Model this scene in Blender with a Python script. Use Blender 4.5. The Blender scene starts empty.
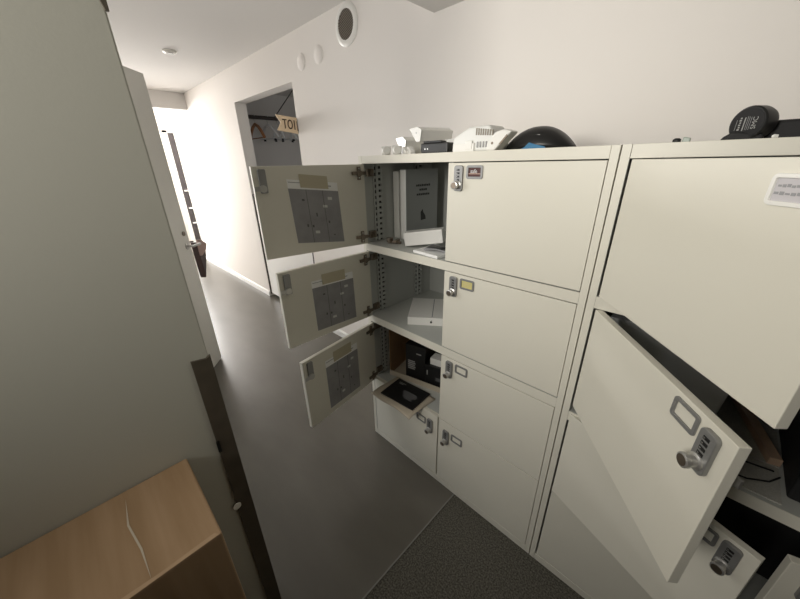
import bpy, bmesh, math, random
from mathutils import Vector, Matrix
random.seed(7)
C = bpy.context.scene.collection
PI = math.pi
R = math.radians

# ------------------------------------------------------------------ materials
def mat(name, col, rough=.5, metal=0, bump=0, scale=60, var=0, spec=.5, emit=None, alpha=None, trans=0):
    m = bpy.data.materials.new(name); m.use_nodes = True
    nt = m.node_tree; b = nt.nodes['Principled BSDF']
    b.inputs['Base Color'].default_value = (*col, 1)
    b.inputs['Roughness'].default_value = rough
    b.inputs['Metallic'].default_value = metal
    b.inputs['Specular IOR Level'].default_value = spec
    if trans: b.inputs['Transmission Weight'].default_value = trans
    if emit:
        b.inputs['Emission Color'].default_value = (*col, 1); b.inputs['Emission Strength'].default_value = emit
    if bump or var:
        tc = nt.nodes.new('ShaderNodeTexCoord'); n = nt.nodes.new('ShaderNodeTexNoise')
        n.inputs['Scale'].default_value = scale; n.inputs['Detail'].default_value = 4
        nt.links.new(tc.outputs['Object'], n.inputs['Vector'])
        if bump:
            bp = nt.nodes.new('ShaderNodeBump'); bp.inputs['Strength'].default_value = bump
            bp.inputs['Distance'].default_value = .002
            nt.links.new(n.outputs['Fac'], bp.inputs['Height']); nt.links.new(bp.outputs['Normal'], b.inputs['Normal'])
        if var:
            r = nt.nodes.new('ShaderNodeValToRGB')
            r.color_ramp.elements[0].position = .3; r.color_ramp.elements[1].position = .7
            r.color_ramp.elements[0].color = (*[c*(1-var) for c in col], 1)
            r.color_ramp.elements[1].color = (*[min(1, c*(1+var)) for c in col], 1)
            nt.links.new(n.outputs['Fac'], r.inputs['Fac']); nt.links.new(r.outputs['Color'], b.inputs['Base Color'])
    return m

M = {}
M['cab'] = mat('locker_paint', (.72, .695, .605), .42, bump=.04, scale=300)
M['cab_shade'] = mat('locker_paint_shaded', (.50, .51, .48), .55)  # locker paint made greyer, compartment shade put into the colour
M['wall'] = mat('wall_paint', (.82, .785, .745), .75, bump=.08, scale=120)
M['dim'] = mat('bounce_cut_paint', (.16, .155, .14), .9)  # unseen room walls set dark to cut bounced light
M['part'] = mat('partition_laminate', (.455, .45, .395), .5, bump=.05, scale=200)
M['ceil'] = mat('ceiling_paint', (.70, .68, .655), .85)
M['soffit'] = mat('soffit_paint', (.66, .64, .61), .85)
M['trim'] = mat('white_trim', (.86, .86, .84), .3)
M['leaf'] = mat('door_leaf_paint', (.68, .67, .62), .4)
M['niche'] = mat('vestibule_paint', (.72, .69, .655), .8)
M['dark'] = mat('dark_edge', (.035, .025, .02), .5)
M['edge'] = mat('dark_brown_edge', (.075, .062, .045), .55, var=.15, scale=20)
M['black'] = mat('black_plastic', (.012, .012, .012), .4)
M['blackm'] = mat('black_matt', (.010, .010, .011), .7, bump=.2, scale=200)
M['white'] = mat('white_plastic', (.80, .79, .75), .35)
M['whitec'] = mat('white_clear_plastic', (.74, .74, .71), .25)
M['steel'] = mat('brushed_steel', (.50, .49, .47), .32, .85)
M['lockg'] = mat('grey_lock_casting', (.28, .28, .275), .42, .5)
M['chrome'] = mat('chrome', (.75, .74, .70), .15, 1)
M['knob'] = mat('satin_knob', (.58, .57, .55), .34, .8)
M['hinge'] = mat('nickel_hinge', (.22, .18, .14), .35, .85)
M['slot'] = mat('slot_shadow_steel', (.05, .05, .05), .6)
M['card'] = mat('corrugated_cardboard', (.40, .275, .17), .8, var=.10, scale=12)
M['cardin'] = mat('brown_cardboard', (.36, .22, .11), .8, var=.1, scale=15)
M['beige'] = mat('beige_cardboard', (.48, .42, .33), .8)
M['paperw'] = mat('white_paper', (.86, .86, .84), .8)
M['photo'] = mat('grey_print', (.29, .285, .29), .7, var=.10, scale=18)
M['photod'] = mat('print_ink', (.10, .10, .10), .7)
M['photol'] = mat('print_light', (.62, .62, .60), .7)
M['tape'] = mat('masking_tape', (.50, .45, .32), .6)
M['bookg'] = mat('grey_book_cover', (.30, .31, .30), .5)
M['ink'] = mat('black_ink', (.03, .03, .03), .6)
M['inkg'] = mat('grey_ink', (.30, .30, .31), .6)
M['inkw'] = mat('white_ink', (.75, .75, .73), .6)
M['inkm'] = mat('dim_white_ink', (.35, .35, .34), .6)
M['maroon'] = mat('maroon_sticker', (.065, .014, .010), .45)
M['tan'] = mat('tan_stripe', (.45, .30, .24), .5)
M['yellow'] = mat('yellow_card', (.62, .55, .22), .6)
M['lilac'] = mat('label_paper', (.55, .53, .55), .7)
M['blue'] = mat('blue_lining', (.02, .16, .32), .5)
M['wood'] = mat('raw_wood', (.62, .43, .30), .6, var=.2, scale=9)
M['sign'] = mat('sign_plywood', (.72, .56, .38), .6, var=.07, scale=14)
M['signink'] = mat('sign_lettering', (.10, .05, .03), .6)
M['hangw'] = mat('hanger_wood', (.36, .16, .07), .5)
M['hangp'] = mat('clear_hanger', (.70, .70, .70), .25)
M['joint'] = mat('joint_strip', (.20, .195, .18), .6)
M['felt'] = mat('grey_felt', (.45, .44, .40), .9, bump=.3, scale=250, var=.12)
M['navy'] = mat('dark_grey_plastic', (.72, .74, .75), .5)
M['bag'] = mat('brown_leather', (.045, .022, .02), .5)
M['bagl'] = mat('tan_leather', (.33, .22, .19), .5)
M['green'] = mat('pale_green_plastic', (.32, .38, .33), .4)
M['grille'] = mat('grille_grey', (.30, .27, .225), .6)
M['glassd'] = mat('dark_glass', (.03, .022, .025), .1)

# smooth grey floor with soft streaks
m = bpy.data.materials.new('grey_vinyl'); m.use_nodes = True; nt = m.node_tree; b = nt.nodes['Principled BSDF']
tc = nt.nodes.new('ShaderNodeTexCoord'); n = nt.nodes.new('ShaderNodeTexNoise'); n.inputs['Scale'].default_value = 2.2; n.inputs['Detail'].default_value = 6
mp = nt.nodes.new('ShaderNodeMapping'); mp.inputs['Scale'].default_value = (1, 2.5, 1); mp.inputs['Rotation'].default_value = (0, 0, .4)
nt.links.new(tc.outputs['Object'], mp.inputs['Vector']); nt.links.new(mp.outputs['Vector'], n.inputs['Vector'])
cr = nt.nodes.new('ShaderNodeValToRGB'); cr.color_ramp.elements[0].position = .3; cr.color_ramp.elements[1].position = .75
cr.color_ramp.elements[0].color = (.098, .090, .074, 1); cr.color_ramp.elements[1].color = (.13, .12, .10, 1)
nt.links.new(n.outputs['Fac'], cr.inputs['Fac']); nt.links.new(cr.outputs['Color'], b.inputs['Base Color'])
rr = nt.nodes.new('ShaderNodeMapRange'); rr.inputs['To Min'].default_value = .24; rr.inputs['To Max'].default_value = .36
nt.links.new(n.outputs['Fac'], rr.inputs['Value']); nt.links.new(rr.outputs['Result'], b.inputs['Roughness'])
M['floor'] = m
# speckled carpet
m = bpy.data.materials.new('speckled_carpet'); m.use_nodes = True; nt = m.node_tree; b = nt.nodes['Principled BSDF']
b.inputs['Roughness'].default_value = .95; b.inputs['Specular IOR Level'].default_value = .1
tc = nt.nodes.new('ShaderNodeTexCoord'); n = nt.nodes.new('ShaderNodeTexNoise'); n.inputs['Scale'].default_value = 160; n.inputs['Detail'].default_value = 5
nt.links.new(tc.outputs['Object'], n.inputs['Vector'])
cr = nt.nodes.new('ShaderNodeValToRGB'); cr.color_ramp.elements[0].position = .38; cr.color_ramp.elements[1].position = .68
cr.color_ramp.elements[0].color = (.055, .052, .043, 1); cr.color_ramp.elements[1].color = (.16, .15, .125, 1)
nt.links.new(n.outputs['Fac'], cr.inputs['Fac']); nt.links.new(cr.outputs['Color'], b.inputs['Base Color'])
bp = nt.nodes.new('ShaderNodeBump'); bp.inputs['Strength'].default_value = .5; bp.inputs['Distance'].default_value = .004
nt.links.new(n.outputs['Fac'], bp.inputs['Height']); nt.links.new(bp.outputs['Normal'], b.inputs['Normal'])
M['carpet'] = m
# carton cardboard with faint creases along y
m = M['carton'] = mat('carton_board', (.42, .285, .17), .75); nt = m.node_tree; b = nt.nodes['Principled BSDF']
tc = nt.nodes.new('ShaderNodeTexCoord'); mp = nt.nodes.new('ShaderNodeMapping'); mp.inputs['Scale'].default_value = (1.2, 14, 1.2)
n = nt.nodes.new('ShaderNodeTexNoise'); n.inputs['Scale'].default_value = 2.5; n.inputs['Detail'].default_value = 3
nt.links.new(tc.outputs['Object'], mp.inputs['Vector']); nt.links.new(mp.outputs['Vector'], n.inputs['Vector'])
cr = nt.nodes.new('ShaderNodeValToRGB'); cr.color_ramp.elements[0].position = .35; cr.color_ramp.elements[1].position = .7
cr.color_ramp.elements[0].color = (.29, .185, .098, 1); cr.color_ramp.elements[1].color = (.36, .24, .14, 1)
nt.links.new(n.outputs['Fac'], cr.inputs['Fac']); nt.links.new(cr.outputs['Color'], b.inputs['Base Color'])

# ------------------------------------------------------------------ mesh helpers
class MB:
    def __init__(s): s.v = []; s.f = []; s.m = []; s.mats = []
    def mi(s, m):
        if m not in s.mats: s.mats.append(m)
        return s.mats.index(m)
    def add(s, vs, fs, m, mx=None):
        o = len(s.v); k = s.mi(m)
        s.v += [(mx @ Vector(p)) if mx else Vector(p) for p in vs]
        for f in fs: s.f.append([o+i for i in f]); s.m.append(k)
        return s
    def box(s, a, b, m, mx=None):
        x0, x1 = sorted((a[0], b[0])); y0, y1 = sorted((a[1], b[1])); z0, z1 = sorted((a[2], b[2]))
        vs = [(x0,y0,z0),(x1,y0,z0),(x1,y1,z0),(x0,y1,z0),(x0,y0,z1),(x1,y0,z1),(x1,y1,z1),(x0,y1,z1)]
        fs = [(0,3,2,1),(4,5,6,7),(0,1,5,4),(1,2,6,5),(2,3,7,6),(3,0,4,7)]
        return s.add(vs, fs, m, mx)
    def prism(s, pts, d0, d1, axis, m, mx=None):
        """closed outline pts (a,b) swept along axis from d0 to d1. axis y: (a,b)->(a,d,b); x: (d,a,b); z: (a,b,d)"""
        def P(a, b, d): return {'y': (a,d,b), 'x': (d,a,b), 'z': (a,b,d)}[axis]
        n = len(pts)
        vs = [P(a,b,d0) for a,b in pts] + [P(a,b,d1) for a,b in pts]
        fs = [tuple(range(n)), tuple(range(2*n-1, n-1, -1))] + [(i, i+n, (i+1)%n+n, (i+1)%n) for i in range(n)]
        return s.add(vs, fs, m, mx)
    def ring(s, outer, inner, d0, d1, axis, m, mx=None):
        def P(a, b, d): return {'y': (a,d,b), 'x': (d,a,b), 'z': (a,b,d)}[axis]
        n = len(outer)
        vs = [P(a,b,d) for d in (d0, d1) for ln in (outer, inner) for a,b in ln]
        fs = []
        for i in range(n):
            j = (i+1) % n
            fs += [(i, j, n+j, n+i), (2*n+j, 2*n+i, 3*n+i, 3*n+j), (i, 2*n+i, 2*n+j, j), (n+j, 3*n+j, 3*n+i, n+i)]
        return s.add(vs, fs, m, mx)
    def rev(s, p0, p1, prof, m, n=20, mx=None):
        """lathe: prof [(t along p0->p1 in metres, radius)]"""
        p0 = Vector(p0); ax = (Vector(p1)-p0).normalized()
        u = ax.orthogonal().normalized(); w = ax.cross(u)
        vs = []; fs = []
        for t, r in prof:
            for i in range(n):
                a = 2*PI*i/n; vs.append(p0+ax*t+(u*math.cos(a)+w*math.sin(a))*max(r, 1e-5))
        for k in range(len(prof)-1):
            for i in range(n):
                j = (i+1) % n; fs.append((k*n+i, k*n+j, (k+1)*n+j, (k+1)*n+i))
        fs.append(tuple(range(n-1, -1, -1))); L = (len(prof)-1)*n; fs.append(tuple(L+i for i in range(n)))
        return s.add(vs, fs, m, mx)
    def cyl(s, p0, p1, r, m, n=16, mx=None):
        L = (Vector(p1)-Vector(p0)).length
        return s.rev(p0, p1, [(0, r), (L, r)], m, n, mx)
    def tube(s, path, r, m, n=8, mx=None):
        path = [Vector(p) for p in path]; vs = []; fs = []
        for i, p in enumerate(path):
            t = (path[min(i+1, len(path)-1)]-path[max(i-1, 0)]).normalized()
            ref = Vector((0,0,1)) if abs(t.z) < .9 else Vector((1,0,0))
            u = t.cross(ref).normalized(); w = t.cross(u)
            for k in range(n):
                a = 2*PI*k/n; vs.append(p+(u*math.cos(a)+w*math.sin(a))*r)
        for i in range(len(path)-1):
            for k in range(n):
                j = (k+1) % n; fs.append((i*n+k, i*n+j, (i+1)*n+j, (i+1)*n+k))
        fs.append(tuple(range(n))); fs.append(tuple((len(path)-1)*n+k for k in range(n-1, -1, -1)))
        return s.add(vs, fs, m, mx)
    def grid(s, fn, nu, nv, m, mx=None):
        vs = [fn(i/nu, j/nv) for i in range(nu+1) for j in range(nv+1)]
        fs = [(i*(nv+1)+j, (i+1)*(nv+1)+j, (i+1)*(nv+1)+j+1, i*(nv+1)+j+1) for i in range(nu) for j in range(nv)]
        return s.add(vs, fs, m, mx)
    def build(s, name, parent=None, bevel=0, smooth=False, solid=0, seg=2):
        me = bpy.data.meshes.new(name); me.from_pydata([tuple(v) for v in s.v], [], s.f)
        for mm in s.mats: me.materials.append(M[mm])
        for p, k in zip(me.polygons, s.m): p.material_index = k; p.use_smooth = smooth
        bm = bmesh.new(); bm.from_mesh(me); bmesh.ops.recalc_face_normals(bm, faces=bm.faces); bm.to_mesh(me); bm.free()
        if smooth:
            try: me.set_sharp_from_angle(angle=R(40))
            except Exception: pass
        me.update()
        o = bpy.data.objects.new(name, me); C.objects.link(o)
        if parent: o.parent = parent
        if solid:
            md = o.modifiers.new('solid', 'SOLIDIFY'); md.thickness = solid; md.offset = 0
        if bevel:
            md = o.modifiers.new('bevel', 'BEVEL'); md.width = bevel; md.segments = seg; md.limit_method = 'ANGLE'; md.angle_limit = R(40)
        return o

def rrect(x0, z0, x1, z1, r, n=4):
    pts = []
    for cx, cz, a0 in ((x1-r, z1-r, 0), (x0+r, z1-r, 90), (x0+r, z0+r, 180), (x1-r, z0+r, 270)):
        for i in range(n+1):
            a = R(a0+90*i/n); pts.append((cx+r*math.cos(a), cz+r*math.sin(a)))
    return pts
def circ(cx, cz, r, n=32): return [(cx+r*math.cos(2*PI*i/n), cz+r*math.sin(2*PI*i/n)) for i in range(n)]

def tag(o, label, cat, group=None, kind=None):
    o['label'] = label; o['category'] = cat
    if group: o['group'] = group
    if kind: o['kind'] = kind
    return o
def struct(o): o['kind'] = 'structure'; return o
def thing(name, label, cat, loc=(0,0,0), rz=0, group=None, rot=None):
    o = bpy.data.objects.new(name, None); C.objects.link(o); o.empty_display_size = .05
    o.location = loc; o.rotation_euler = rot if rot else (0, 0, rz)
    return tag(o, label, cat, group)
def text_into(mb, s, size, m, mx, depth=.0006):
    """lettering as mesh, added to mb; text lies in local x/y facing +z before mx; centred"""
    cu = bpy.data.curves.new('lettering', 'FONT'); cu.body = s; cu.size = size; cu.extrude = depth
    cu.align_x = 'CENTER'; cu.align_y = 'CENTER'; cu.resolution_u = 3
    ob = bpy.data.objects.new('lettering', cu); C.objects.link(ob)
    bpy.context.view_layer.update()
    me = bpy.data.meshes.new_from_object(ob.evaluated_get(bpy.context.evaluated_depsgraph_get()))
    mb.add([v.co for v in me.vertices], [tuple(p.vertices) for p in me.polygons], m, mx)
    bpy.data.objects.remove(ob); bpy.data.curves.remove(cu); bpy.data.meshes.remove(me)
    return mb
FRONT = Matrix.Rotation(R(90), 4, 'X')            # text facing -y, reading +x

# ------------------------------------------------------------------ the setting
YW = .58
struct(MB().box((-7.2,-3.2,-.06), (.61,2.6,0), 'floor').build('floor'))
struct(MB().box((.61,-3.2,-.06), (3.4,.7,0), 'carpet').build('floor'))
struct(MB().box((.607,-2.05,-.001), (.6125,-.002,.002), 'joint').build('trim_1'))
wb = MB()
wb.box((-5.32,YW,0), (-2.73,.70,2.6), 'wall'); wb.box((-2.73,YW,2.18), (-1.51,.70,2.6), 'wall'); wb.box((-1.51,YW,0), (3.3,.70,2.6), 'wall')
struct(wb.build('wall_back'))
bb = MB().prism([(YW-.014,.0),(YW-.014,.055),(YW-.008,.065),(YW,.065),(YW,0)], -5.32, -2.735, 'x', 'trim')
struct(bb.build('baseboard_back'))
bb = MB().prism([(YW-.014,.0),(YW-.014,.055),(YW-.008,.065),(YW,.065),(YW,0)], -1.505, -.01, 'x', 'trim')
struct(bb.build('baseboard_back'))
struct(MB().box((-7.2,-1.3,2.48), (-.06,.7,2.6), 'ceil').build('ceiling'))
struct(MB().box((-.06,-3.2,2.247), (3.4,YW,2.6), 'soffit').build('ceiling'))
struct(MB().box((-4.62,-1.1,2.285), (-4.36,YW,2.48), 'ceil').build('trim_2', bevel=.004))
# corridor wall opposite, and the far end with its glazed bay
struct(MB().box((-7.2,-1.16,0), (-.96,-1.04,2.48), 'wall').box((-.08,-1.16,0), (.28,-1.04,2.48), 'wall').box((-.96,-1.16,2.08), (-.08,-1.04,2.48), 'wall').build('wall_front'))  # gap made for the added corridor fill light
we = MB()
we.box((-6.32,-1.1,0), (-6.2,-.92,2.48), 'wall'); we.box((-6.32,-.92,2.25), (-6.2,.56,2.48), 'wall'); we.box((-6.32,.56,0), (-6.2,.60,2.48), 'wall')
we.box((-6.32,.60,2.17), (-6.2,1.4,2.48), 'wall'); we.box((-6.32,.80,0), (-6.2,1.4,2.17), 'wall')
struct(we.build('wall_end'))
wn = MB().box((-6.30,-.92,.0), (-6.22,-.87,2.25), 'trim').box((-6.30,.51,0), (-6.22,.56,2.25), 'trim').box((-6.30,-.87,2.20), (-6.22,.51,2.25), 'trim').box((-6.30,-.87,0), (-6.22,.51,.06), 'trim').box((-6.29,-.20,.06), (-6.23,-.15,2.2), 'trim')
struct(wn.build('window_1', bevel=.003))
struct(MB().box((-6.3,1.2,0), (-5.2,1.3,2.48), 'wall').box((-5.32,.7,0), (-5.2,1.3,2.6), 'wall').build('wall_end'))
struct(MB().box((-6.4,.7,2.48), (-5.2,1.4,2.6), 'ceil').build('ceiling'))
wn = MB().box((-6.25,.60,.04), (-6.17,.665,2.17), 'trim').box((-6.25,.765,.04), (-6.17,.80,2.17), 'trim').box((-6.25,.60,2.135), (-6.17,.80,2.17), 'trim')
for z in (1.16, .84, .56): wn.box((-6.25,.70,z-.014), (-6.165,.78,z+.010), 'trim')
wno = struct(wn.build('window_2'))
MB().box((-6.22,.665,.05), (-6.20,.765,2.135), 'glassd').build('glass_pane', wno)
# vestibule behind the opening
vs = MB()
vs.box((-3.5,.70,2.44), (-1.0,2.5,2.56), 'niche'); vs.box((-3.62,.70,0), (-3.5,2.5,2.5), 'niche'); vs.box((-3.6,2.4,0), (-1.0,2.5,2.5), 'niche'); vs.box((-1.1,.70,0), (-1.0,1.1,2.5), 'niche'); vs.box((-1.1,1.9,0), (-1.0,2.5,2.5), 'niche'); vs.box((-1.1,1.1,0), (-1.0,1.9,1.0), 'niche'); vs.box((-1.1,1.1,2.0), (-1.0,1.9,2.5), 'niche')  # hole in the side wall cut for the added fill lamp
struct(vs.build('wall_vestibule'))
# half height swing panel closing the lower part of the opening
d2 = struct(MB().box((-2.705,.592,.045), (-1.545,.628,1.27), 'trim').build('door_2', bevel=.003))
MB().box((-2.728,.584,.03), (-2.712,.60,1.27), 'dark').build('edge_seal', d2)
MB().box((-1.540,.584,.03), (-1.514,.60,1.27), 'dark').build('edge_seal', d2)
# partition on the left
struct(MB().box((.28,-3.1,0), (.40,-.832,2.3), 'part').build('wall_left', bevel=.003))
t3 = struct(MB().prism([(-.872,0.001),(-.872,1.138),(-.840,1.133),(-.829,1.14),(-.829,.001)], .400, .406, 'x', 'edge').build('trim_3'))
MB().prism(rrect(-.874,.845,-.866,.885,.003), .405, .4075, 'x', 'black').build('latch_hole', t3)
MB().prism(circ(-.872,.625,.011,20), .405, .4085, 'x', 'white').build('strike_plate', t3)
struct(MB().prism([(-.841,1.835),(-.834,1.81),(-.829,1.81),(-.829,1.90),(-.841,1.90)], .399, .406, 'x', 'edge').build('trim_4'))
# unseen rest of the room, with a high window added for fill light
YN = -2.1
struct(MB().box((.28,YN-.1,0), (3.4,YN,1.55), 'dim').box((.28,YN-.1,2.2), (3.4,YN,2.3), 'dim').box((.28,YN-.1,1.55), (.42,YN,2.2), 'dim').box((1.02,YN-.1,1.55), (3.4,YN,2.2), 'dim').build('wall_near'))
struct(MB().box((.42,YN-.09,1.55), (.46,YN-.02,2.2), 'trim').box((.98,YN-.09,1.55), (1.02,YN-.02,2.2), 'trim').box((.46,YN-.09,2.16), (.98,YN-.02,2.2), 'trim').box((.46,YN-.09,1.55), (.98,YN-.02,1.59), 'trim').build('fill_window'))
struct(MB().box((3.3,-3.2,0), (3.4,.7,2.3), 'dim').build('wall_right'))

# open white door leaf
dth = math.atan2(-.652, .758)
d1 = struct(MB().box((0,-.040,.006), (.88,0,2.118), 'leaf').build('door_1', bevel=.002))
d1.location = (-1.628,-.385,0); d1.rotation_euler = (0,0,dth)
h = MB().cyl((.050,.001,1.022), (.050,.006,1.022), .024, 'steel', 24).cyl((.050,.006,1.022), (.050,.05,1.022), .009, 'steel')
h.tube([(.058,.046,1.022),(.02,.05,1.022),(-.045,.048,1.018)], .009, 'steel', 10)
h.build('door_handle', d1, smooth=True)
h = MB().cyl((.055,-.046,1.022), (.055,-.041,1.022), .024, 'steel', 24).cyl((.055,-.085,1.022), (.055,-.046,1.022), .009, 'steel').tube([(.05,-.085,1.022),(.09,-.088,1.022),(.16,-.086,1.018)], .009, 'steel', 10)
h.build('door_handle', d1, smooth=True)
MB().cyl((.055,.001,1.117), (.055,.006,1.117), .017, 'hinge', 20).box((.052,.006,1.108), (.058,.0065,1.124), 'ink').build('keyhole_rosette', d1)
# brown bag hung behind the leaf
bg = thing('shoulder_bag', 'dark brown leather bag hanging at the free edge of the open white door', 'bag', (-1.72,-.375,.72), dth)
MB().prism([(-.150,.255),(-.110,.150),(-.04,.012),(-.03,.0),(-.02,.20),(-.02,.30)], 0, .048, 'y', 'bag').build('bag_body', bg, bevel=.006)
MB().prism([(-.155,.260),(-.125,.215),(-.05,.185),(-.02,.19),(-.02,.318),(-.075,.312)], .046, .056, 'y', 'bagl').build('bag_flap', bg, bevel=.003)
MB().tube([(-.03,.02,.305),(.02,-.01,.308),(.08,-.012,.306),(.131,-.012,.304)], .006, 'bag').build('strap', bg, smooth=True)

# ------------------------------------------------------------------ things on the walls and ceiling
av = thing('air_vent', 'round white air vent with dark louvred grille high on the white wall', 'vent', (-.76,YW,2.365))
prof = [(0,.112),(.004,.111),(.008,.104),(.010,.090),(.009,.077)]
ri = MB(); n = 48
vs_, fs_ = [], []
for t, r in prof:
    for i in range(n):
        a = 2*PI*i/n; vs_.append((r*math.cos(a), -t, r*math.sin(a)))
for k in range(len(prof)-1):
    for i in range(n):
        j = (i+1) % n; fs_.append((k*n+i, k*n+j, (k+1)*n+j, (k+1)*n+i))
ri.add(vs_, fs_, 'white'); ri.build('vent_rim', av, smooth=True)
g = MB().cyl((0,-.001,0), (0,-.003,0), .08, 'edge', 40)
for k in range(-6, 7):
    d = k*.0115; L = math.sqrt(max(.0001, .078**2-d*d))
    mx = Matrix.Rotation(R(-20), 4, 'Y') @ Matrix.Translation((0,-.0055,d)) @ Matrix.Rotation(R(35), 4, 'X')
    g.box((-L,-.004,-.0016), (L,.004,.0016), 'grille', mx)
g.build('grille', av)
for x, lb in ((-1.335,'white round cover plate on the wall nearer the doorway'), (-1.10,'white round cover plate on the wall nearer the air vent')):
    o = MB().rev((0,0,0), (0,-1,0), [(0,.055),(.002,.055),(.004,.052),(.0042,.01)], 'wall', 40).build('cover_plate', smooth=True)
    o.location = (x,YW,2.278); tag(o, lb, 'cover plate', 'round cover plates')
cl = thing('ceiling_spot', 'small round white fitting on the corridor ceiling', 'ceiling fitting', (-2.50,.03,2.48))
MB().rev((0,0,0), (0,0,-1), [(0,.055),(.008,.053),(.018,.040),(.019,.030)], 'white', 28).build('spot_rim', cl, smooth=True)
MB().cyl((0,0,-.018), (0,0,-.021), .028, 'lockg', 20).build('spot_lens', cl)

# toilet blade sign
sg = thing('toilet_sign', 'wooden ribbon sign lettered TOIL sticking out beside the doorway', 'sign', (-1.5,YW,1.808))
o = MB().prism([(-.006,.0),(-.006,.118),(-.185,.130),(-.148,.076),(-.185,.020)], -.006, .006, 'x', 'sign').build('sign_board', sg)
tm = MB()
for ch, yy in (('T',-.1175), ('O',-.072), ('I',-.0335)):
    for e in (-.0015, 0, .0015):
        text_into(tm, ch, .100, 'signink', Matrix.Translation((.0064,yy+e,.062-.06*(yy+.07))) @ Matrix.Rotation(R(90), 4, 'Z') @ Matrix.Rotation(R(90), 4, 'X') @ Matrix.Diagonal((.60,1,1,1)))
tm.box((.006,-.0125,.024), (.0070,-.0075,.092), 'signink').box((.006,-.0075,.024), (.0070,-.001,.032), 'signink')
tm.build('lettering', sg)
MB().box((-.006,-.008,.01), (.006,0,.11), 'steel').build('wall_bracket', sg)

# rail and hangers in the vestibule
rl = thing('clothes_rail', 'dark clothes rail running back into the unlit vestibule', 'rail', (-3.05,.72,2.10))
MB().cyl((0,0,0), (0,1.68,0), .021, 'dark', 14).build('rail_bar', rl)
MB().cyl((0,.44,.015), (0,.74,.34), .006, 'dark', 8).build('brace', rl)
MB().cyl((0,1.4,.02), (0,1.4,.34), .010, 'dark', 10).build('post', rl)
def hanger(y, m, label, group=None, tilt=0):
    hg = thing('clothes_hanger', label, 'hanger', (-3.05,y,2.10), tilt, group)
    b = MB()
    for s in (-1, 1):
        b.tube([(0,0,-.075),(s*.07,0,-.10),(s*.14,0,-.155),(s*.20,0,-.225)], .017 if m == 'hangw' else .015, m, 8)
    b.build('hanger_arms', hg, smooth=True)
    MB().tube([(-.195,0,-.225),(.195,0,-.225)], .006, m, 8).build('trouser_bar', hg)
    MB().tube([(0,0,-.07),(0,0,-.045),(-.022,0,-.02),(-.026,0,.006),(0,0,.026),(.022,0,.012)], .003, 'steel', 6).build('hook', hg)
    if m != 'hangw':
        for s in (-1, 1): MB().box((s*.12-.012,-.010,-.250), (s*.12+.012,.010,-.228), 'black').build('clip', hg)
    return hg
hanger(.90, 'hangw', 'brown wooden clothes hanger on the vestibule rail')
for k, (y, t) in enumerate(((1.06,.1),(1.18,-.12),(1.30,.1),(1.42,-.05))):
    hanger(y, 'hangp', 'clear plastic clothes hanger with black clips on the vestibule rail', 'clear hangers on the rail', t)

# ------------------------------------------------------------------ lockers
RT = dict(t=1.567, b1=1.216, t2=1.177, b2=.833, t3=.791, b3=.431, t4=.428, b4=.037)
def add_lock(d, cx, cz, s=1, open_=False):
    """combination lock on the front of a door, centred at cx, cz (top of plate = cz)"""
    w, hh = .034, .082
    MB().prism(rrect(cx-w/2, cz-hh, cx+w/2, cz, .009, 5), -.009, -.0002, 'y', 'lockg').build('lock_plate', d, bevel=.0015)
    dm = MB()
    for k in range(4):
        z = cz-.014-k*.0105
        dm.box((cx-.0062,-.0098,z-.0030), (cx+.0062,-.0085,z+.0030), 'black')
        dm.box((cx-.0052,-.0100,z-.0010), (cx-.002,-.0096,z+.0010), 'steel')
    dm.build('number_dials', d)
    MB().rev((cx,-.008,cz-.062), (cx,-1,cz-.062), [(0,.0145),(.004,.0145),(.006,.0105),(.014,.0100),(.017,.0130),(.023,.0130),(.024,.011)], 'knob', 24).cyl((cx,-.0315,cz-.062), (cx,-.0328,cz-.062), .0098, 'hinge', 20).build('lock_knob', d, smooth=True)
    if open_:
        MB().prism(rrect(cx-.014, cz-.085, cx+.014, cz, .005), .0182, .026, 'y', 'lockg').build('lock_back', d, bevel=.0015)
        MB().cyl((cx+.004,.026,cz-.068), (cx+.004,.036,cz-.068), .013, 'steel', 18).box((cx-.004,.030,cz-.076), (cx+.036,.034,cz-.060), 'steel').build('latch_cam', d)
def add_label(d, cx, ct, kind=None):
    w, hh = .062, .042
    MB().ring(rrect(cx-w/2, ct-hh, cx+w/2, ct, .007, 5), rrect(cx-w/2+.0075, ct-hh+.0075, cx+w/2-.0075, ct-.0075, .002, 5), -.004, -.0002, 'y', 'lockg').build('label_holder', d, bevel=.0008)
    x0, x1, z0, z1 = cx-w/2+.007, cx+w/2-.007, ct-hh+.007, ct-.007
    if kind == 'cafe':
        b = MB().box((x0,-.0012,z0), (x1,-.0002,z1), 'maroon').box((x0,-.0016,z0+.0075), (x1,-.001,z0+.0105), 'tan')
        text_into(b, 'safe', .017, 'inkw', Matrix.Translation((cx-.003,-.0016,ct-.0185)) @ FRONT, .0003)
        b.build('label_card', d)
    elif kind == 'yellow':
        b = MB().box((x0,-.0012,z0), (x1,-.0002,z1), 'yellow')
        for k in range(3): b.box((x0+.006,-.0015,z1-.008-k*.007), (x1-.008-.004*k,-.001,z1-.0068-k*.007), 'tape')
        b.build('label_card', d)
def add_label_big(d, x0, x1, z0, z1):
    MB().ring(rrect(x0,z0,x1,z1,.008,5), rrect(x0+.006,z0+.006,x1-.006,z1-.006,.002,5), -.004, -.0002, 'y', 'white').build('label_holder', d, bevel=.0008)
    b = MB().box((x0+.006,-.0012,z0+.006), (x1-.006,-.0002,z1-.006), 'lilac')
    for k, (a, c) in enumerate(((.010,.040),(.008,.046))):
        z = z1-.016-k*.010
        for q in range(5):
            u0 = x0+a+(c-a)*q/5; b.box((u0,-.0015,z-.0015-.0006*(q%2)), (u0+(c-a)/6.2,-.001,z+.0012+.0007*((q+k)%3)), 'inkg')
    b.build('label_card', d)
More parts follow.
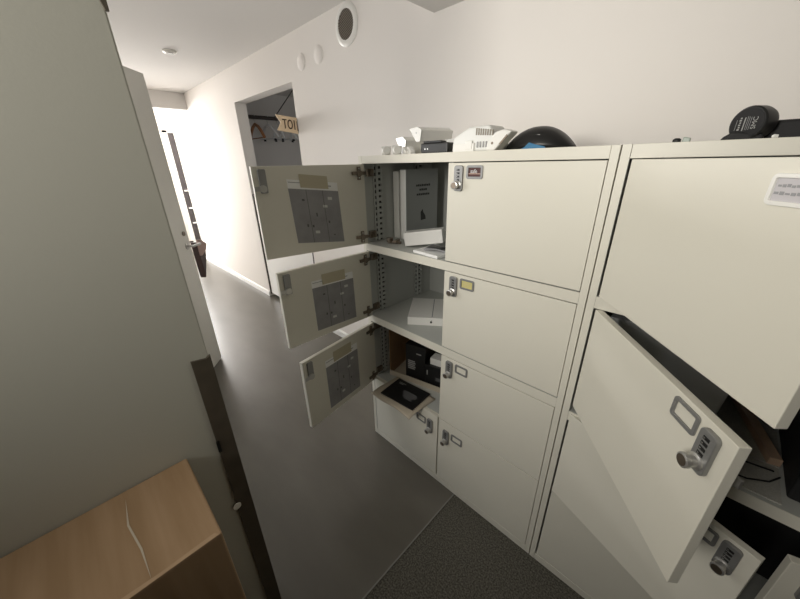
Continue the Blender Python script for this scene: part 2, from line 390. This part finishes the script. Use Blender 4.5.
def add_hinge(d, z):
    hm = MB().box((-.002,.019,z-.007), (.062,.027,z+.007), 'hinge').box((.020,.0182,z-.027), (.036,.024,z+.027), 'hinge')
    hm.cyl((.028,.0182,z), (.028,.030,z), .013, 'hinge', 16).cyl((.028,.024,z-.018), (.028,.0265,z-.018), .004, 'chrome', 10).cyl((.028,.024,z+.018), (.028,.0265,z+.018), .004, 'chrome', 10)
    hm.build('hinge', d, bevel=.001)
def door(cab, x, y, w, z0, z1, hinge='left', ang=0):
    s = 1 if hinge == 'left' else -1
    d = MB().box((0,0,z0), (s*w,.018,z1), 'cab').build('door', cab, bevel=.0012)
    d.location = (x,y,0); d.rotation_euler = (0,0,R(-ang*s))
    return d
def rail_strip(cab, y0, y1, z0, z1, x=.0202):
    """perforated shelf-support strip on the side wall"""
    b = MB(); ym = y0+(y1-y0)*.42
    b.box((x,y0,z0), (x+.002,y1,z1), 'slot')
    b.box((x,ym-.005,z0), (x+.011,ym+.003,z1), 'cab_shade'); b.box((x,y1-.006,z0), (x+.011,y1,z1), 'cab_shade'); b.box((x,y0,z0), (x+.006,y0+.006,z1), 'cab_shade')
    n = int((z1-z0)/.0255)
    for k in range(n+1):
        z = z0+.006+k*.0255
        b.box((x,y0+.004,z), (x+.005,ym,z+.011), 'cab_shade'); b.box((x,ym,z+.002), (x+.010,y1-.003,z+.016), 'cab_shade')
    return b.build('shelf_rail', cab)
def carcass(cab, W, D, sh23=(.791,.833), div=True, rows=((1.216,1.567),(.833,1.177),(.431,.791))):
    MB().box((0,0,0), (.0192,D,1.6), 'cab').box((.0192,.0015,.036), (.020,D,1.569), 'cab_shade').build('side_panel', cab)
    MB().box((W-.020,0,0), (W,D,1.6), 'cab').build('side_panel', cab, bevel=.001)
    MB().box((.0202,0,1.569), (W-.0202,D-.012,1.6), 'cab').build('top_panel', cab, bevel=.001)
    MB().box((.0202,0,0), (W-.0202,D-.012,.0355), 'cab').build('bottom_panel', cab, bevel=.001)
    MB().box((.0202,D-.0118,0), (W-.0202,D,1.6), 'cab_shade').build('back_panel', cab)
    for z0, z1, y0 in ((1.179,1.214,0), (sh23[0]+.002,sh23[1]-.002,0), (.397,.429,.0195)):
        MB().box((.0202,y0+.0022,z0), (W-.0202,D-.0122,z1), 'cab_shade').build('shelf', cab, bevel=.001)  # board in the shaded paint, front strip in the lit one
        MB().box((.0202,y0,z0), (W-.0202,y0+.002,z1), 'cab').build('shelf_edging', cab)
    for z0, z1 in div:
        MB().box((.482,.022,z0), (.500,D-.0125,z1), 'cab_shade').build('divider', cab)

A = thing('locker_cabinet', 'white eight-door locker cabinet on the left, its upper left doors hanging open', 'locker cabinet', (0,0,0), 0, 'white locker cabinets')
carcass(A, 1.003, .50, div=((1.2145,1.5685),(.8315,1.1785),(.4295,.7925),(.036,.3965)))
for nm, th, z0, z1 in (('a1',100.8,1.217,1.567), ('a2',90.9,.834,1.177), ('a3',81.8,.432,.790)):
    d = door(A, .024, -.002, .466, z0, z1, 'left', th)
    add_lock(d, .432, z1-.010, open_=True)
    add_label(d, .37, z1-.010)
    add_hinge(d, z1-.036); add_hinge(d, z0+.036)
    for z in (z1-.036, z0+.036):
        MB().box((.0202,.020,z-.016), (.034,.058,z+.016), 'hinge').cyl((.034,.040,z), (.041,.040,z), .009, 'hinge', 12).build('hinge_mount', A, bevel=.001)
    rail_strip(A, .060, .112, z0+.001, z1-.001); rail_strip(A, .345, .400, z0+.001, z1-.001)
d = door(A, .024, 0, .464, .038, .428); add_lock(d, .4195, .389); add_label(d, .360, .380)
for z0, z1, lz, lb in ((1.218,1.566,1.558,'cafe'), (.835,1.175,1.164,'yellow'), (.433,.789,.777,None), (.038,.429,.383,None)):
    d = door(A, .9812, 0, .4855, z0, z1, 'right')
    add_lock(d, .543-.9812, lz); add_label(d, .603-.9812, lz, lb)

B = thing('locker_cabinet', 'white locker cabinet on the right with three left doors swung ajar', 'locker cabinet', (1.0062,0,0), 0, 'white locker cabinets')
carcass(B, 1.003, .50, sh23=(.766,.806), div=((1.2145,1.5685),(.036,.3965)))
d = door(B, .026, -.004, .484, 1.217, 1.567, 'left', 48.9); add_label_big(d, .345, .408, 1.505, 1.547); add_lock(d, .452, 1.557, open_=True); add_hinge(d, 1.53); add_hinge(d, 1.25)
d = door(B, .026, -.003, .4825, .834, 1.177, 'left', 52.3); add_label(d, .384, 1.168); add_lock(d, .444, 1.166, open_=True); add_hinge(d, 1.14); add_hinge(d, .87)
d = door(B, .026, -.003, .467, .432, .797, 'left', 22.0); add_label(d, .372, .785); add_lock(d, .427, .789); add_hinge(d, .76); add_hinge(d, .47)
d = door(B, .026, 0, .484, .038, .428); add_lock(d, .437, .389); add_label(d, .377, .380)
d = door(B, .975, -.002, .484, .433, .787, 'right', 14.5); add_lock(d, -.437, .777, open_=True); add_label(d, -.377, .777)
d = door(B, .979, 0, .484, 1.218, 1.566, 'right'); add_lock(d, -.436, 1.558); add_label(d, -.376, 1.558)
d = door(B, .979, 0, .484, .038, .428, 'right'); add_lock(d, -.436, .383); add_label(d, -.376, .383)
for z0, z1 in ((1.217,1.567), (.834,1.177), (.432,.762)):
    rail_strip(B, .060, .112, z0+.001, z1-.001); rail_strip(B, .345, .400, z0+.001, z1-.001)

# notices taped inside the open doors (flat sheets)
def notice(ang, label, zt, zb, x0, x1, sk):
    t = thing('paper_notice', label, 'paper notice', (.024,-.002,0), R(-ang), 'notices taped inside the open doors')
    y = .0184
    def q(u, v): # u 0..1 from free side to hinge side, v 0..1 up
        return (x1+(x0-x1)*u - sk*.055*(1-v)*0 + sk*.012*(v-.5), zb+(zt-zb)*v + sk*(.5-u)*.022)
    def quad(b, u0, v0, u1, v1, m, yy):
        pts = [q(u0,v0), q(u1,v0), q(u1,v1), q(u0,v1)]
        b.prism(pts, yy, yy+.0003, 'y', m)
    b = MB(); quad(b, 0,0,1,1,'paperw', y); b.build('sheet', t)
    b = MB(); quad(b, .0,0,1,.865,'photo', y+.0004)
    for u, v, w_, h_, m in ((.80,.74,.09,.045,'photol'),(.68,.61,.09,.04,'photol'),(.44,.18,.09,.045,'photol'),
                            (.25,.70,.05,.03,'photod'),(.48,.47,.025,.06,'photod'),(.26,.29,.03,.045,'photod'),(.37,.28,.035,.04,'photod'),(.80,.13,.03,.02,'photod'),
                            (.72,.35,.03,.04,'photod')):
        quad(b, u-w_/2, v-h_/2, u+w_/2, v+h_/2, m, y+.0008)
    quad(b, .33, .0, .338, .865, 'photod', y+.0008); quad(b, .66, .0, .668, .865, 'photod', y+.0008)
    b.build('print', t)
    b = MB(); quad(b, .02,.955,.40,.965,'inkg', y+.0005); quad(b, .30,.90,.62,.91,'inkg', y+.0005); quad(b, .72,.93,.86,.945,'inkg', y+.0005); b.build('heading', t)
    b = MB(); quad(b, .24,.89,.80,1.09,'tape', y+.0012); b.build('masking_tape', t)
notice(100.8, 'grey printed notice taped inside the topmost open locker door', 1.508, 1.256, .128, .338, 1)
notice(90.9, 'grey printed notice taped inside the middle open locker door', 1.105, .866, .107, .325, .25)
notice(81.8, 'grey printed notice taped inside the lowest open locker door', .735, .463, .136, .346, 0)

# ------------------------------------------------------------------ contents, left cabinet, top compartment
Z1 = 1.2145
bk = thing('binder', 'white binder standing against the side of the top compartment', 'binder', (.026,.185,Z1))
MB().box((0,0,0), (.038,.150,.318), 'white').build('binder_cover', bk, bevel=.003)
bk = thing('book', 'thick book with white spine and grey cover beside the white binder', 'book', (.080,.180,Z1), R(-3))
MB().box((0,0,0), (.040,.222,.325), 'white').build('page_block', bk, bevel=.002)
cv = MB().box((.0402,-.001,0), (.0425,.222,.326), 'bookg').build('cover', bk, bevel=.0005)
tb = MB(); sd = Matrix.Rotation(R(90), 4, 'Z') @ Matrix.Rotation(R(90), 4, 'X')
for zz, ww in ((.253,.10),(.233,.055),(.211,.092)):
    n = max(3, int(ww/.012))
    for k in range(n):
        y0 = .116-ww/2+ww*k/n; tb.box((.0425,y0,zz-.005), (.0430,y0+ww/n*.8,zz+.004+.001*(k%2)), 'ink')
tb.build('cover_print', bk); tb = MB()
tb.prism([(.098,.125),(.112,.140),(.116,.125),(.132,.105),(.135,.088),(.100,.085)], .0425, .0430, 'x', 'ink')
tb.build('cover_emblem', bk)
tb = MB().box((.0425,.07,.060), (.0430,.165,.064), 'inkg'); tb.build('cover_rule', bk)
wx = thing('small_box', 'small white cardboard box leaning in the top compartment below the book', 'box', (.285,.130,Z1+.0), R(27))
MB().box((-.088,-.03,0), (.088,.03,.060), 'white', Matrix.Translation((0,0,.016)) @ Matrix.Rotation(R(-8), 4, 'Y')).build('box_body', wx, bevel=.002)
hg = thing('loose_hinge', 'loose brown metal hinge lying on the top compartment floor', 'hinge', (.135,.085,Z1), R(20))
MB().box((-.035,-.008,0), (.030,.008,.012), 'hinge').build('hinge_arm', hg, bevel=.002)
MB().cyl((-.028,0,.006), (-.028,0,.026), .016, 'hinge', 16).build('hinge_cup', hg)
MB().box((.0,-.022,.004), (.016,.022,.02), 'hinge').build('hinge_plate', hg, bevel=.002)
pd = tag(MB().box((-.075,-.06,0), (.070,.06,.012), 'paperw').build('notepad', bevel=.002), 'white pad of paper lying at the right of the top compartment', 'notepad')
pd.location = (.392,.070,Z1); pd.rotation_euler = (0,0,R(-6))
mg = thing('magazine', 'glossy dark grey magazine lying on the white pad', 'magazine', (.405,.085,Z1+.0135), R(10))
MB().grid(lambda u, v: (-.055+.115*u, -.045+.09*v, .004+.007*math.sin(3*u+2*v)), 8, 8, 'inkg').build('pages', mg, smooth=True, solid=.003)
MB().grid(lambda u, v: (-.045+.07*u, -.035+.05*v, .008+.007*math.sin(3*(.16+.6*u)+2*(.16+.42*v))), 6, 6, 'ink').build('cover_picture', mg, smooth=True, solid=.001)

# middle compartment: flat white box with a small dark fruit mark
Z2 = .8315
wb_ = thing('flat_white_box', 'flat white product box with small dark mark in the middle compartment', 'box', (.246,.048,Z2), R(36))
MB().box((0,0,0), (.262,.245,.042), 'white').build('box_body', wb_, bevel=.002)
MB().box((.118,.012,.0421), (.122,.235,.0426), 'inkg').build('lid_seam', wb_)
lg = MB().prism([(.116+.0058*math.cos(a)*(1-.12*math.cos(2*a)), .020+.0062*math.sin(a)*(1-.10*math.sin(a))) for a in [2*PI*i/20 for i in range(20)]], -.0004, -.0001, 'y', 'ink')
lg.prism([(.1165,.0272),(.1195,.0305),(.1198,.0325),(.1170,.0300)], -.0004, -.0001, 'y', 'ink'); lg.build('printed_mark', wb_)

# lower compartment: open carton with black boxes, sheet and leaflet
Z3 = .4295
ct = thing('open_carton', 'open brown cardboard carton pushed into the lower compartment', 'carton', (.072,.085,Z3), R(12))
MB().box((0,0,0), (.36,.21,.004), 'beige').build('carton_base', ct)
MB().box((-.004,0,0), (0,.21,.29), 'cardin').build('side_wall', ct)
MB().box((.36,0,0), (.364,.21,.24), 'cardin').build('side_wall', ct)
MB().box((-.004,.21,0), (.364,.214,.29), 'cardin').build('back_wall', ct)
MB().box((-.004,-.004,0), (.364,0,.032), 'beige').build('front_lip', ct)
MB().box((0,-.06,.285), (.36,0,.289), 'beige', Matrix.Translation((0,.21,0))).build('top_flap', ct)
cm = Matrix.Translation((.072,.085,Z3+.0042)) @ Matrix.Rotation(R(12), 4, 'Z')
def inside(name, label, cat, x, y, z=0): 
    t = thing(name, label, cat, cm @ Vector((x,y,z)), R(12)); return t
b1 = inside('black_box', 'tall black product box with white label panel in the open carton', 'box', .085, .03)
MB().box((0,0,0), (.125,.165,.215), 'black').build('box_body', b1, bevel=.002)
b = MB()
for k in range(5): b.box((.016,-.0006,.060+k*.012), (.060+.004*(k%2),-.0001,.068+k*.012), 'inkm')
b.box((.070,-.0006,.165), (.100,-.0001,.172), 'inkm'); b.build('printed_panel', b1)
b2 = inside('black_box', 'low black box with a grey band in the open carton', 'box', .213, .025)
MB().box((0,0,0), (.140,.165,.125), 'black').build('box_body', b2, bevel=.002)
MB().box((.065,-.0006,.040), (.13,-.0001,.062), 'photod').box((.010,-.0006,.062), (.016,-.0001,.092), 'inkm').build('printed_band', b2)
b3 = inside('small_box', 'small white box lying on the black boxes in the open carton', 'box', .235, .04, .1255)
MB().box((0,0,0), (.085,.06,.04), 'white').build('box_body', b3, bevel=.002)
cs = thing('cardboard_sheet', 'beige cardboard sheet with curled front edge under the black leaflet', 'cardboard sheet', (.245,.0,Z3))
sh = MB().grid(lambda u, v: (-.135+.28*u+.012*v, -.098+.19*v, .0025 - (.018*((.32-v)/.32)**2 if v < .32 else 0)*(.6+.4*math.sin(7*u))), 14, 12, 'beige')
sh.build('sheet', cs, smooth=True, solid=.003)
lf = thing('leaflet', 'black square leaflet with pale printing lying on the beige cardboard sheet', 'leaflet', (.261,.010,Z3+.0065), R(5))
MB().box((-.107,-.078,0), (.107,.078,.006), 'black').build('leaflet_cover', lf, bevel=.001)
b = MB()
for k, (x, y, w_) in enumerate(((-.06,.055,.045),(-.065,.046,.03),(.025,.012,.085),(.030,.001,.095),(.035,-.010,.08),(.028,-.021,.06),(.04,-.032,.05))):
    b.box((x-w_/2,y-.0016,.0060), (x+w_/2,y+.0016,.0064), 'inkm' if k < 2 else 'inkg')
b.build('printed_text', lf)

# right cabinet, compartment behind the second door
Z4 = .8042
tb_ = thing('storage_tub', 'pale grey plastic tub deep in the right cabinet behind the ajar door', 'tub', (1.06,.16,Z4))
MB().prism([(0,0),(.29,0),(.31,.29),(-.01,.29)], 0, .27, 'y', 'navy').build('tub_body', tb_, bevel=.006)
MB().box((-.014,-.004,.282), (.314,.274,.298), 'navy').build('tub_rim', tb_, bevel=.003)
fm = tag(MB().box((0,0,0), (.44,.135,.003), 'felt').build('felt_mat'), 'grey felt mat on the shelf in front of the grey tub', 'mat'); fm.location = (1.06,.015,Z4)
fm = tag(MB().box((0,0,0), (.128,.30,.003), 'felt').build('felt_mat'), 'grey felt strip on the shelf to the right of the grey tub', 'mat'); fm.location = (1.376,.155,Z4)
ws = tag(MB().box((-.013,-.15,0), (.013,.15,.022), 'wood').build('wooden_slat', bevel=.001), 'raw wooden slat lying on the felt beside the grey tub', 'wooden slat')
ws.location = (1.452,.30,Z4+.0032); ws.rotation_euler = (0,0,R(15))
cb = tag(MB().tube([(1.36,.03,Z4+.006),(1.40,.045,Z4+.006),(1.44,.05,Z4+.006),(1.48,.075,Z4+.006),(1.50,.11,Z4+.006)], .0022, 'black', 6).tube([(1.36,.12,Z4+.006),(1.42,.115,Z4+.006),(1.49,.125,Z4+.006)], .0022, 'black', 6).build('cable', smooth=True), 'thin black cable lying across the grey felt', 'cable')
bb_ = thing('black_case', 'black case standing at the front of the right cabinet beside the wooden slat', 'case', (1.508,.05,Z4))
MB().prism([(0,0),(.03,0),(.16,.03),(.16,.30),(.035,.32),(0,.20)], 0, .36, 'y', 'blackm').build('case_body', bb_, bevel=.006)
MB().tube([(.03,-.004,.24),(-.01,-.012,.20),(-.015,-.012,.14),(.01,-.006,.09)], .003, 'black', 6).build('strap', bb_, smooth=True)
bg2 = thing('shade_filler', 'black bag-shaped filler added for the shade in the right cabinet behind the slightly open door', 'bag', (1.06,.14,.430))  # black form added in place of the deep shade in this compartment
MB().prism(rrect(0,0,.86,.27,.05,5), 0, .30, 'y', 'blackm').build('bag_body', bg2, bevel=.02)
MB().tube([(.25,.02,.265),(.30,.03,.30),(.50,.03,.305),(.56,.02,.265)], .010, 'blackm').build('handle', bg2, smooth=True)

# ------------------------------------------------------------------ on top of the left cabinet
ZT = 1.6
def fixture(label, loc, rz, L, h_, w_=.075):
    """white V shaped plastic profile, its capped end towards the room"""
    t = thing('plastic_fitting', label, 'plastic fitting', loc, R(rz), 'white plastic fittings on the left cabinet')
    pr_ = [(w_*.56,h_*.95),(-w_*.12,h_),(-w_*.42,h_*.78),(-w_*.30,0),(-w_*.02,0)]
    MB().prism(pr_, 0, L, 'x', 'white').build('profile', t, bevel=.002)
    MB().prism([(a*1.06,b_*1.02-.0003) for a, b_ in pr_], -.005, 0, 'x', 'whitec').build('end_cap', t, bevel=.001)
    MB().cyl((-.0056,-.002,h_*.62), (-.005,-.002,h_*.62), .0035, 'lockg', 10).build('screw', t)
    return t
fixture('white wedge-ended plastic fitting on top of the pile, largest of the fittings', (.270,.088,ZT+.0448), 74, .15, .052, .088)
fixture('white wedge-ended plastic fitting lower in the pile beside the largest', (.172,.105,ZT+.001), 72, .16, .068, .088)
fixture('flat white plastic fitting behind the black power adapter', (.395,.150,ZT+.001), 76, .14, .050, .075)
def plug(label, loc, rz):
    t = thing('plug_adapter', label, 'plug adapter', loc, rz, 'white plug adapters on the left cabinet')
    MB().rev((0,0,.018), (1,0,.018), [(0,.010),(.012,.012),(.014,.0175),(.050,.0175),(.054,.015)], 'white', 20).build('adapter_body', t, smooth=True)
    MB().rev((.020,0,.018), (1,0,.018), [(0,.0178),(.003,.0178)], 'white', 20).prism([(-.018,.0),(.018,0),(.021,.034),(-.021,.034)], .032, .040, 'x', 'white').build('flange', t, bevel=.001)
    for s in (-1, 1): MB().cyl((-.016,s*.006,.018), (0,s*.006,.018), .0022, 'steel', 8).build('pin', t)
    return t
plug('white plug adapter at the left end of the pile', (.094,.075,ZT), R(-35))
plug('white plug adapter second from the left end of the pile', (.165,.070,ZT), R(-35))
for k, (x, lb) in enumerate(((.213,'white plastic clip in front of the pile, left of two'),(.240,'white plastic clip in front of the pile, right of two'))):
    t = thing('plastic_clip', lb, 'plastic clip', (x,.075,ZT), R(-30), 'white plastic clips in front of the pile')
    MB().prism([(0,0),(.045,0),(.045,.014),(.008,.030),(0,.026)], -.010, .010, 'y', 'white').build('clip_body', t, bevel=.0015)
    MB().box((.012,-.0105,.006), (.016,.0105,.022), 'lockg').build('slot', t)
pa = thing('power_adapter', 'black power adapter block in front of the white fittings', 'power adapter', (.318,.055,ZT), R(4))
MB().box((0,0,0), (.122,.050,.036), 'black').build('adapter_body', pa, bevel=.004)
MB().box((.008,.006,.0362), (.090,.044,.0438), 'black').build('raised_lid', pa, bevel=.002)
for x in (.022, .034): MB().cyl((x,.0002,.016), (x,-.0015,.016), .0028, 'steel', 10).build('contact', pa)
# white ribbed device
wd = thing('white_device', 'white plastic device with ribbed vent on the left cabinet', 'device', (.462,.060,ZT))
MB().prism([(0,0),(.165,0),(.172,.012),(.165,.05),(.145,.078),(.070,.076),(.045,.066),(.004,.046)], 0, .095, 'y', 'whitec').build('device_body', wd, bevel=.010, seg=3)
b = MB()
for k in range(8): b.box((.098+k*.0085,-.0025,.050-.0006*k), (.1022+k*.0085,.002,.071-.0012*k), 'grille')
b.build('vent_ribs', wd)
b = MB()
for k in range(4): b.box((.104+k*.011,-.0035,.012), (.109+k*.011,.001,.030), 'lockg')
b.box((.010,-.006,0), (.095,.002,.026), 'white'); b.box((.060,-.008,.008), (.088,-.004,.034), 'white'); b.build('keypad', wd, bevel=.001)
# white piece and black helmet
wp = thing('white_bracket', 'white moulded bracket leaning against the black helmet', 'bracket', (.612,.040,ZT))
MB().prism([(0,0),(.030,0),(.085,.052),(.060,.060),(.030,.054),(.002,.020)], 0, .05, 'y', 'white').build('bracket_body', wp, bevel=.005)
MB().cyl((.022,-.001,.022), (.022,.001,.022), .004, 'hinge', 12).build('screw_hole', wp)
MB().prism([(.046,.018),(.052,.018),(.074,.040),(.070,.044)], -.002, .001, 'y', 'hinge').build('metal_strip', wp)
he = thing('helmet', 'black domed helmet with blue lining lying on the left cabinet', 'helmet', (.728,.175,ZT))
def dome(u, v):
    q = 2*u-1; e = (v-.5)*PI*.98; rr_ = max(.02, 1-abs(q)**2.2)
    return (q*.114, math.sin(e)*.070*rr_**.6, .004+math.cos(e)*.064*rr_)
MB().grid(dome, 32, 16, 'black').build('shell', he, smooth=True, solid=.004)
MB().prism([(-.030,.0),(.057,.0),(.050,.008),(.022,.014),(.0,.021),(-.012,.009)], -.077, -.073, 'y', 'blue').build('lining', he, bevel=.001)
MB().box((.0,-.058,.040), (.024,-.050,.0425), 'lockg').build('badge', he)

# ------------------------------------------------------------------ on top of the right cabinet
tk = thing('key_tag', 'tiny dark and pale green trinket on the right cabinet', 'trinket', (1.098,.13,ZT))
MB().rev((-.016,0,.006), (1,0,.006), [(0,.004),(.004,.007),(.012,.007),(.016,.004)], 'black', 12).build('dark_bead', tk, smooth=True)
MB().prism([(.002,0),(.018,0),(.018,.012),(.004,.015)], -.006, .006, 'y', 'green').build('green_bead', tk, bevel=.002)
dv = thing('handheld_lamp', 'black lamp lying on its side on the right cabinet, printed round end towards the door', 'lamp', (1.207,.13,ZT))
ax = Vector((.52,.85,.0)).normalized()
mxd = Matrix.Translation((0,0,.036)) 
c0 = Vector((0,0,.0348))
b = MB().rev(c0-ax*.006, c0+ax, [(0,.0315),(.003,.0343),(.026,.0348),(.038,.032),(.042,.026)], 'black', 40); b.build('round_head', dv, smooth=True)
b = MB().rev(c0-ax*.0068, c0+ax, [(0,.030),(.001,.0305)], 'blackm', 40); b.build('end_plate', dv)
z_ax = -ax; x_ax = Vector((0,0,1)); y_ax = z_ax.cross(x_ax)
rotm = Matrix((x_ax, y_ax, z_ax)).transposed().to_4x4()
tb = MB()
base = Matrix.Translation(c0-ax*.0072) @ rotm
text_into(tb, 'SMC', .0125, 'inkm', base @ Matrix.Translation((0,-.0145,0)), .0002)
[tb.box((-.013+.0045*k,.0105,-.0002), (-.0100+.0045*k,.0145-.001*(k%2),.0002), 'inkm', base) for k in range(6)]
tb.box((-.014,.0035,-.0002), (.012,.0055,.0002), 'inkm', base)
for yy in (-.0065, -.003, .0, .019): tb.box((-.013,yy-.0004,-.0002), (.014-abs(yy)*.3,yy+.0004,.0002), 'lockg', base)
tb.build('printed_text', dv)
MB().prism([(-.040,0),(.030,0),(.030,.012),(-.020,.020),(-.034,.010)], -.012, .03, 'y', 'blackm').build('foot', dv, bevel=.004)
MB().box((.030,.03,0), (.26,.085,.040), 'blackm').build('handle', dv, bevel=.006)
gl = tag(MB().rev((0,0,.003), (1,0,.003), [(0,.002),(.003,.004),(.009,.003)], 'whitec', 10).build('glass_bead', smooth=True), 'tiny clear bead at the foot of the black lamp', 'bead')
gl.location = (1.247,.035,ZT+.0008)

# ------------------------------------------------------------------ tall carton at the left
cx = thing('cardboard_box', 'large brown cardboard box against the pale partition at lower left', 'cardboard box', (.402,-.943,0))
MB().box((0,-.70,0), (.262,0,.882), 'carton').build('box_body', cx, bevel=.004)
MB().prism([(.030,-.128),(.105,-.131),(.180,-.120),(.258,-.118),(.180,-.1235),(.105,-.1345)], .8822, .8828, 'z', 'beige').build('crease', cx)
MB().prism([(.250,-.66),(.262,-.66),(.262,-.004),(.252,-.012),(.255,-.10),(.250,-.2),(.256,-.33)], .8822, .8830, 'z', 'card').build('worn_edge', cx)

# ------------------------------------------------------------------ light
def area(name, loc, rot, sx, sy, pw, col=(1,1,1), spread=None):
    l = bpy.data.lights.new(name, 'AREA'); l.shape = 'RECTANGLE'; l.size = sx; l.size_y = sy; l.energy = pw; l.color = col
    if spread: l.spread = spread
    o = bpy.data.objects.new(name, l); C.objects.link(o); o.location = loc; o.rotation_euler = rot
    return o
area('daylight_sky_half', (-6.19,-.18,1.93), (0,R(-90),0), .52, 1.35, 90, (1,.975,.95))
area('daylight_ground_half', (-6.19,-.18,.86), (0,R(-90),0), 1.6, 1.35, 48, (1,.975,.95))
area('fill_corridor', (-.52,-1.10,1.70), (R(90),0,0), .80, .70, 6.5, (1,.97,.94))  # unseen fill added to brighten the vent wall
area('fill_vestibule', (-1.05,1.5,1.5), (0,R(90),0), .9, .7, 1.1, (1,.98,.96))  # added fill lamp that lifts the dark vestibule, no source known there
area('fill_room', (.72,YN-.01,1.90), (R(90),0,0), .52, .52, 10.8, (1,.96,.885), R(104))  # unseen fill behind the camera, added to light the locker fronts
wd_ = bpy.data.worlds.new('World'); bpy.context.scene.world = wd_; wd_.use_nodes = True
wd_.node_tree.nodes['Background'].inputs['Color'].default_value = (.9,.95,1,1); wd_.node_tree.nodes['Background'].inputs['Strength'].default_value = 1.0

# ------------------------------------------------------------------ camera
f, hd, pt, rl_ = 320.74, R(-45.0907), R(23.0461), R(-1.1124)
F = Vector((math.sin(hd)*math.cos(pt), math.cos(hd)*math.cos(pt), -math.sin(pt)))
Rt = Vector((math.cos(hd), -math.sin(hd), 0)); U = Rt.cross(F)
Rt, U = Rt*math.cos(rl_)+U*math.sin(rl_), U*math.cos(rl_)-Rt*math.sin(rl_)
cd = bpy.data.cameras.new('camera'); cd.sensor_width = 36; cd.lens = f*36/800; cd.clip_start = .01
co = bpy.data.objects.new('camera', cd); C.objects.link(co)
co.matrix_world = Matrix(((Rt.x,U.x,-F.x,1.22299),(Rt.y,U.y,-F.y,-.97514),(Rt.z,U.z,-F.z,1.56882),(0,0,0,1)))
sc = bpy.context.scene; sc.camera = co
sc.view_settings.view_transform = 'Standard'; sc.view_settings.look = 'None'; sc.view_settings.gamma = 1; sc.view_settings.exposure = 0
sc.view_settings.use_curve_mapping = False
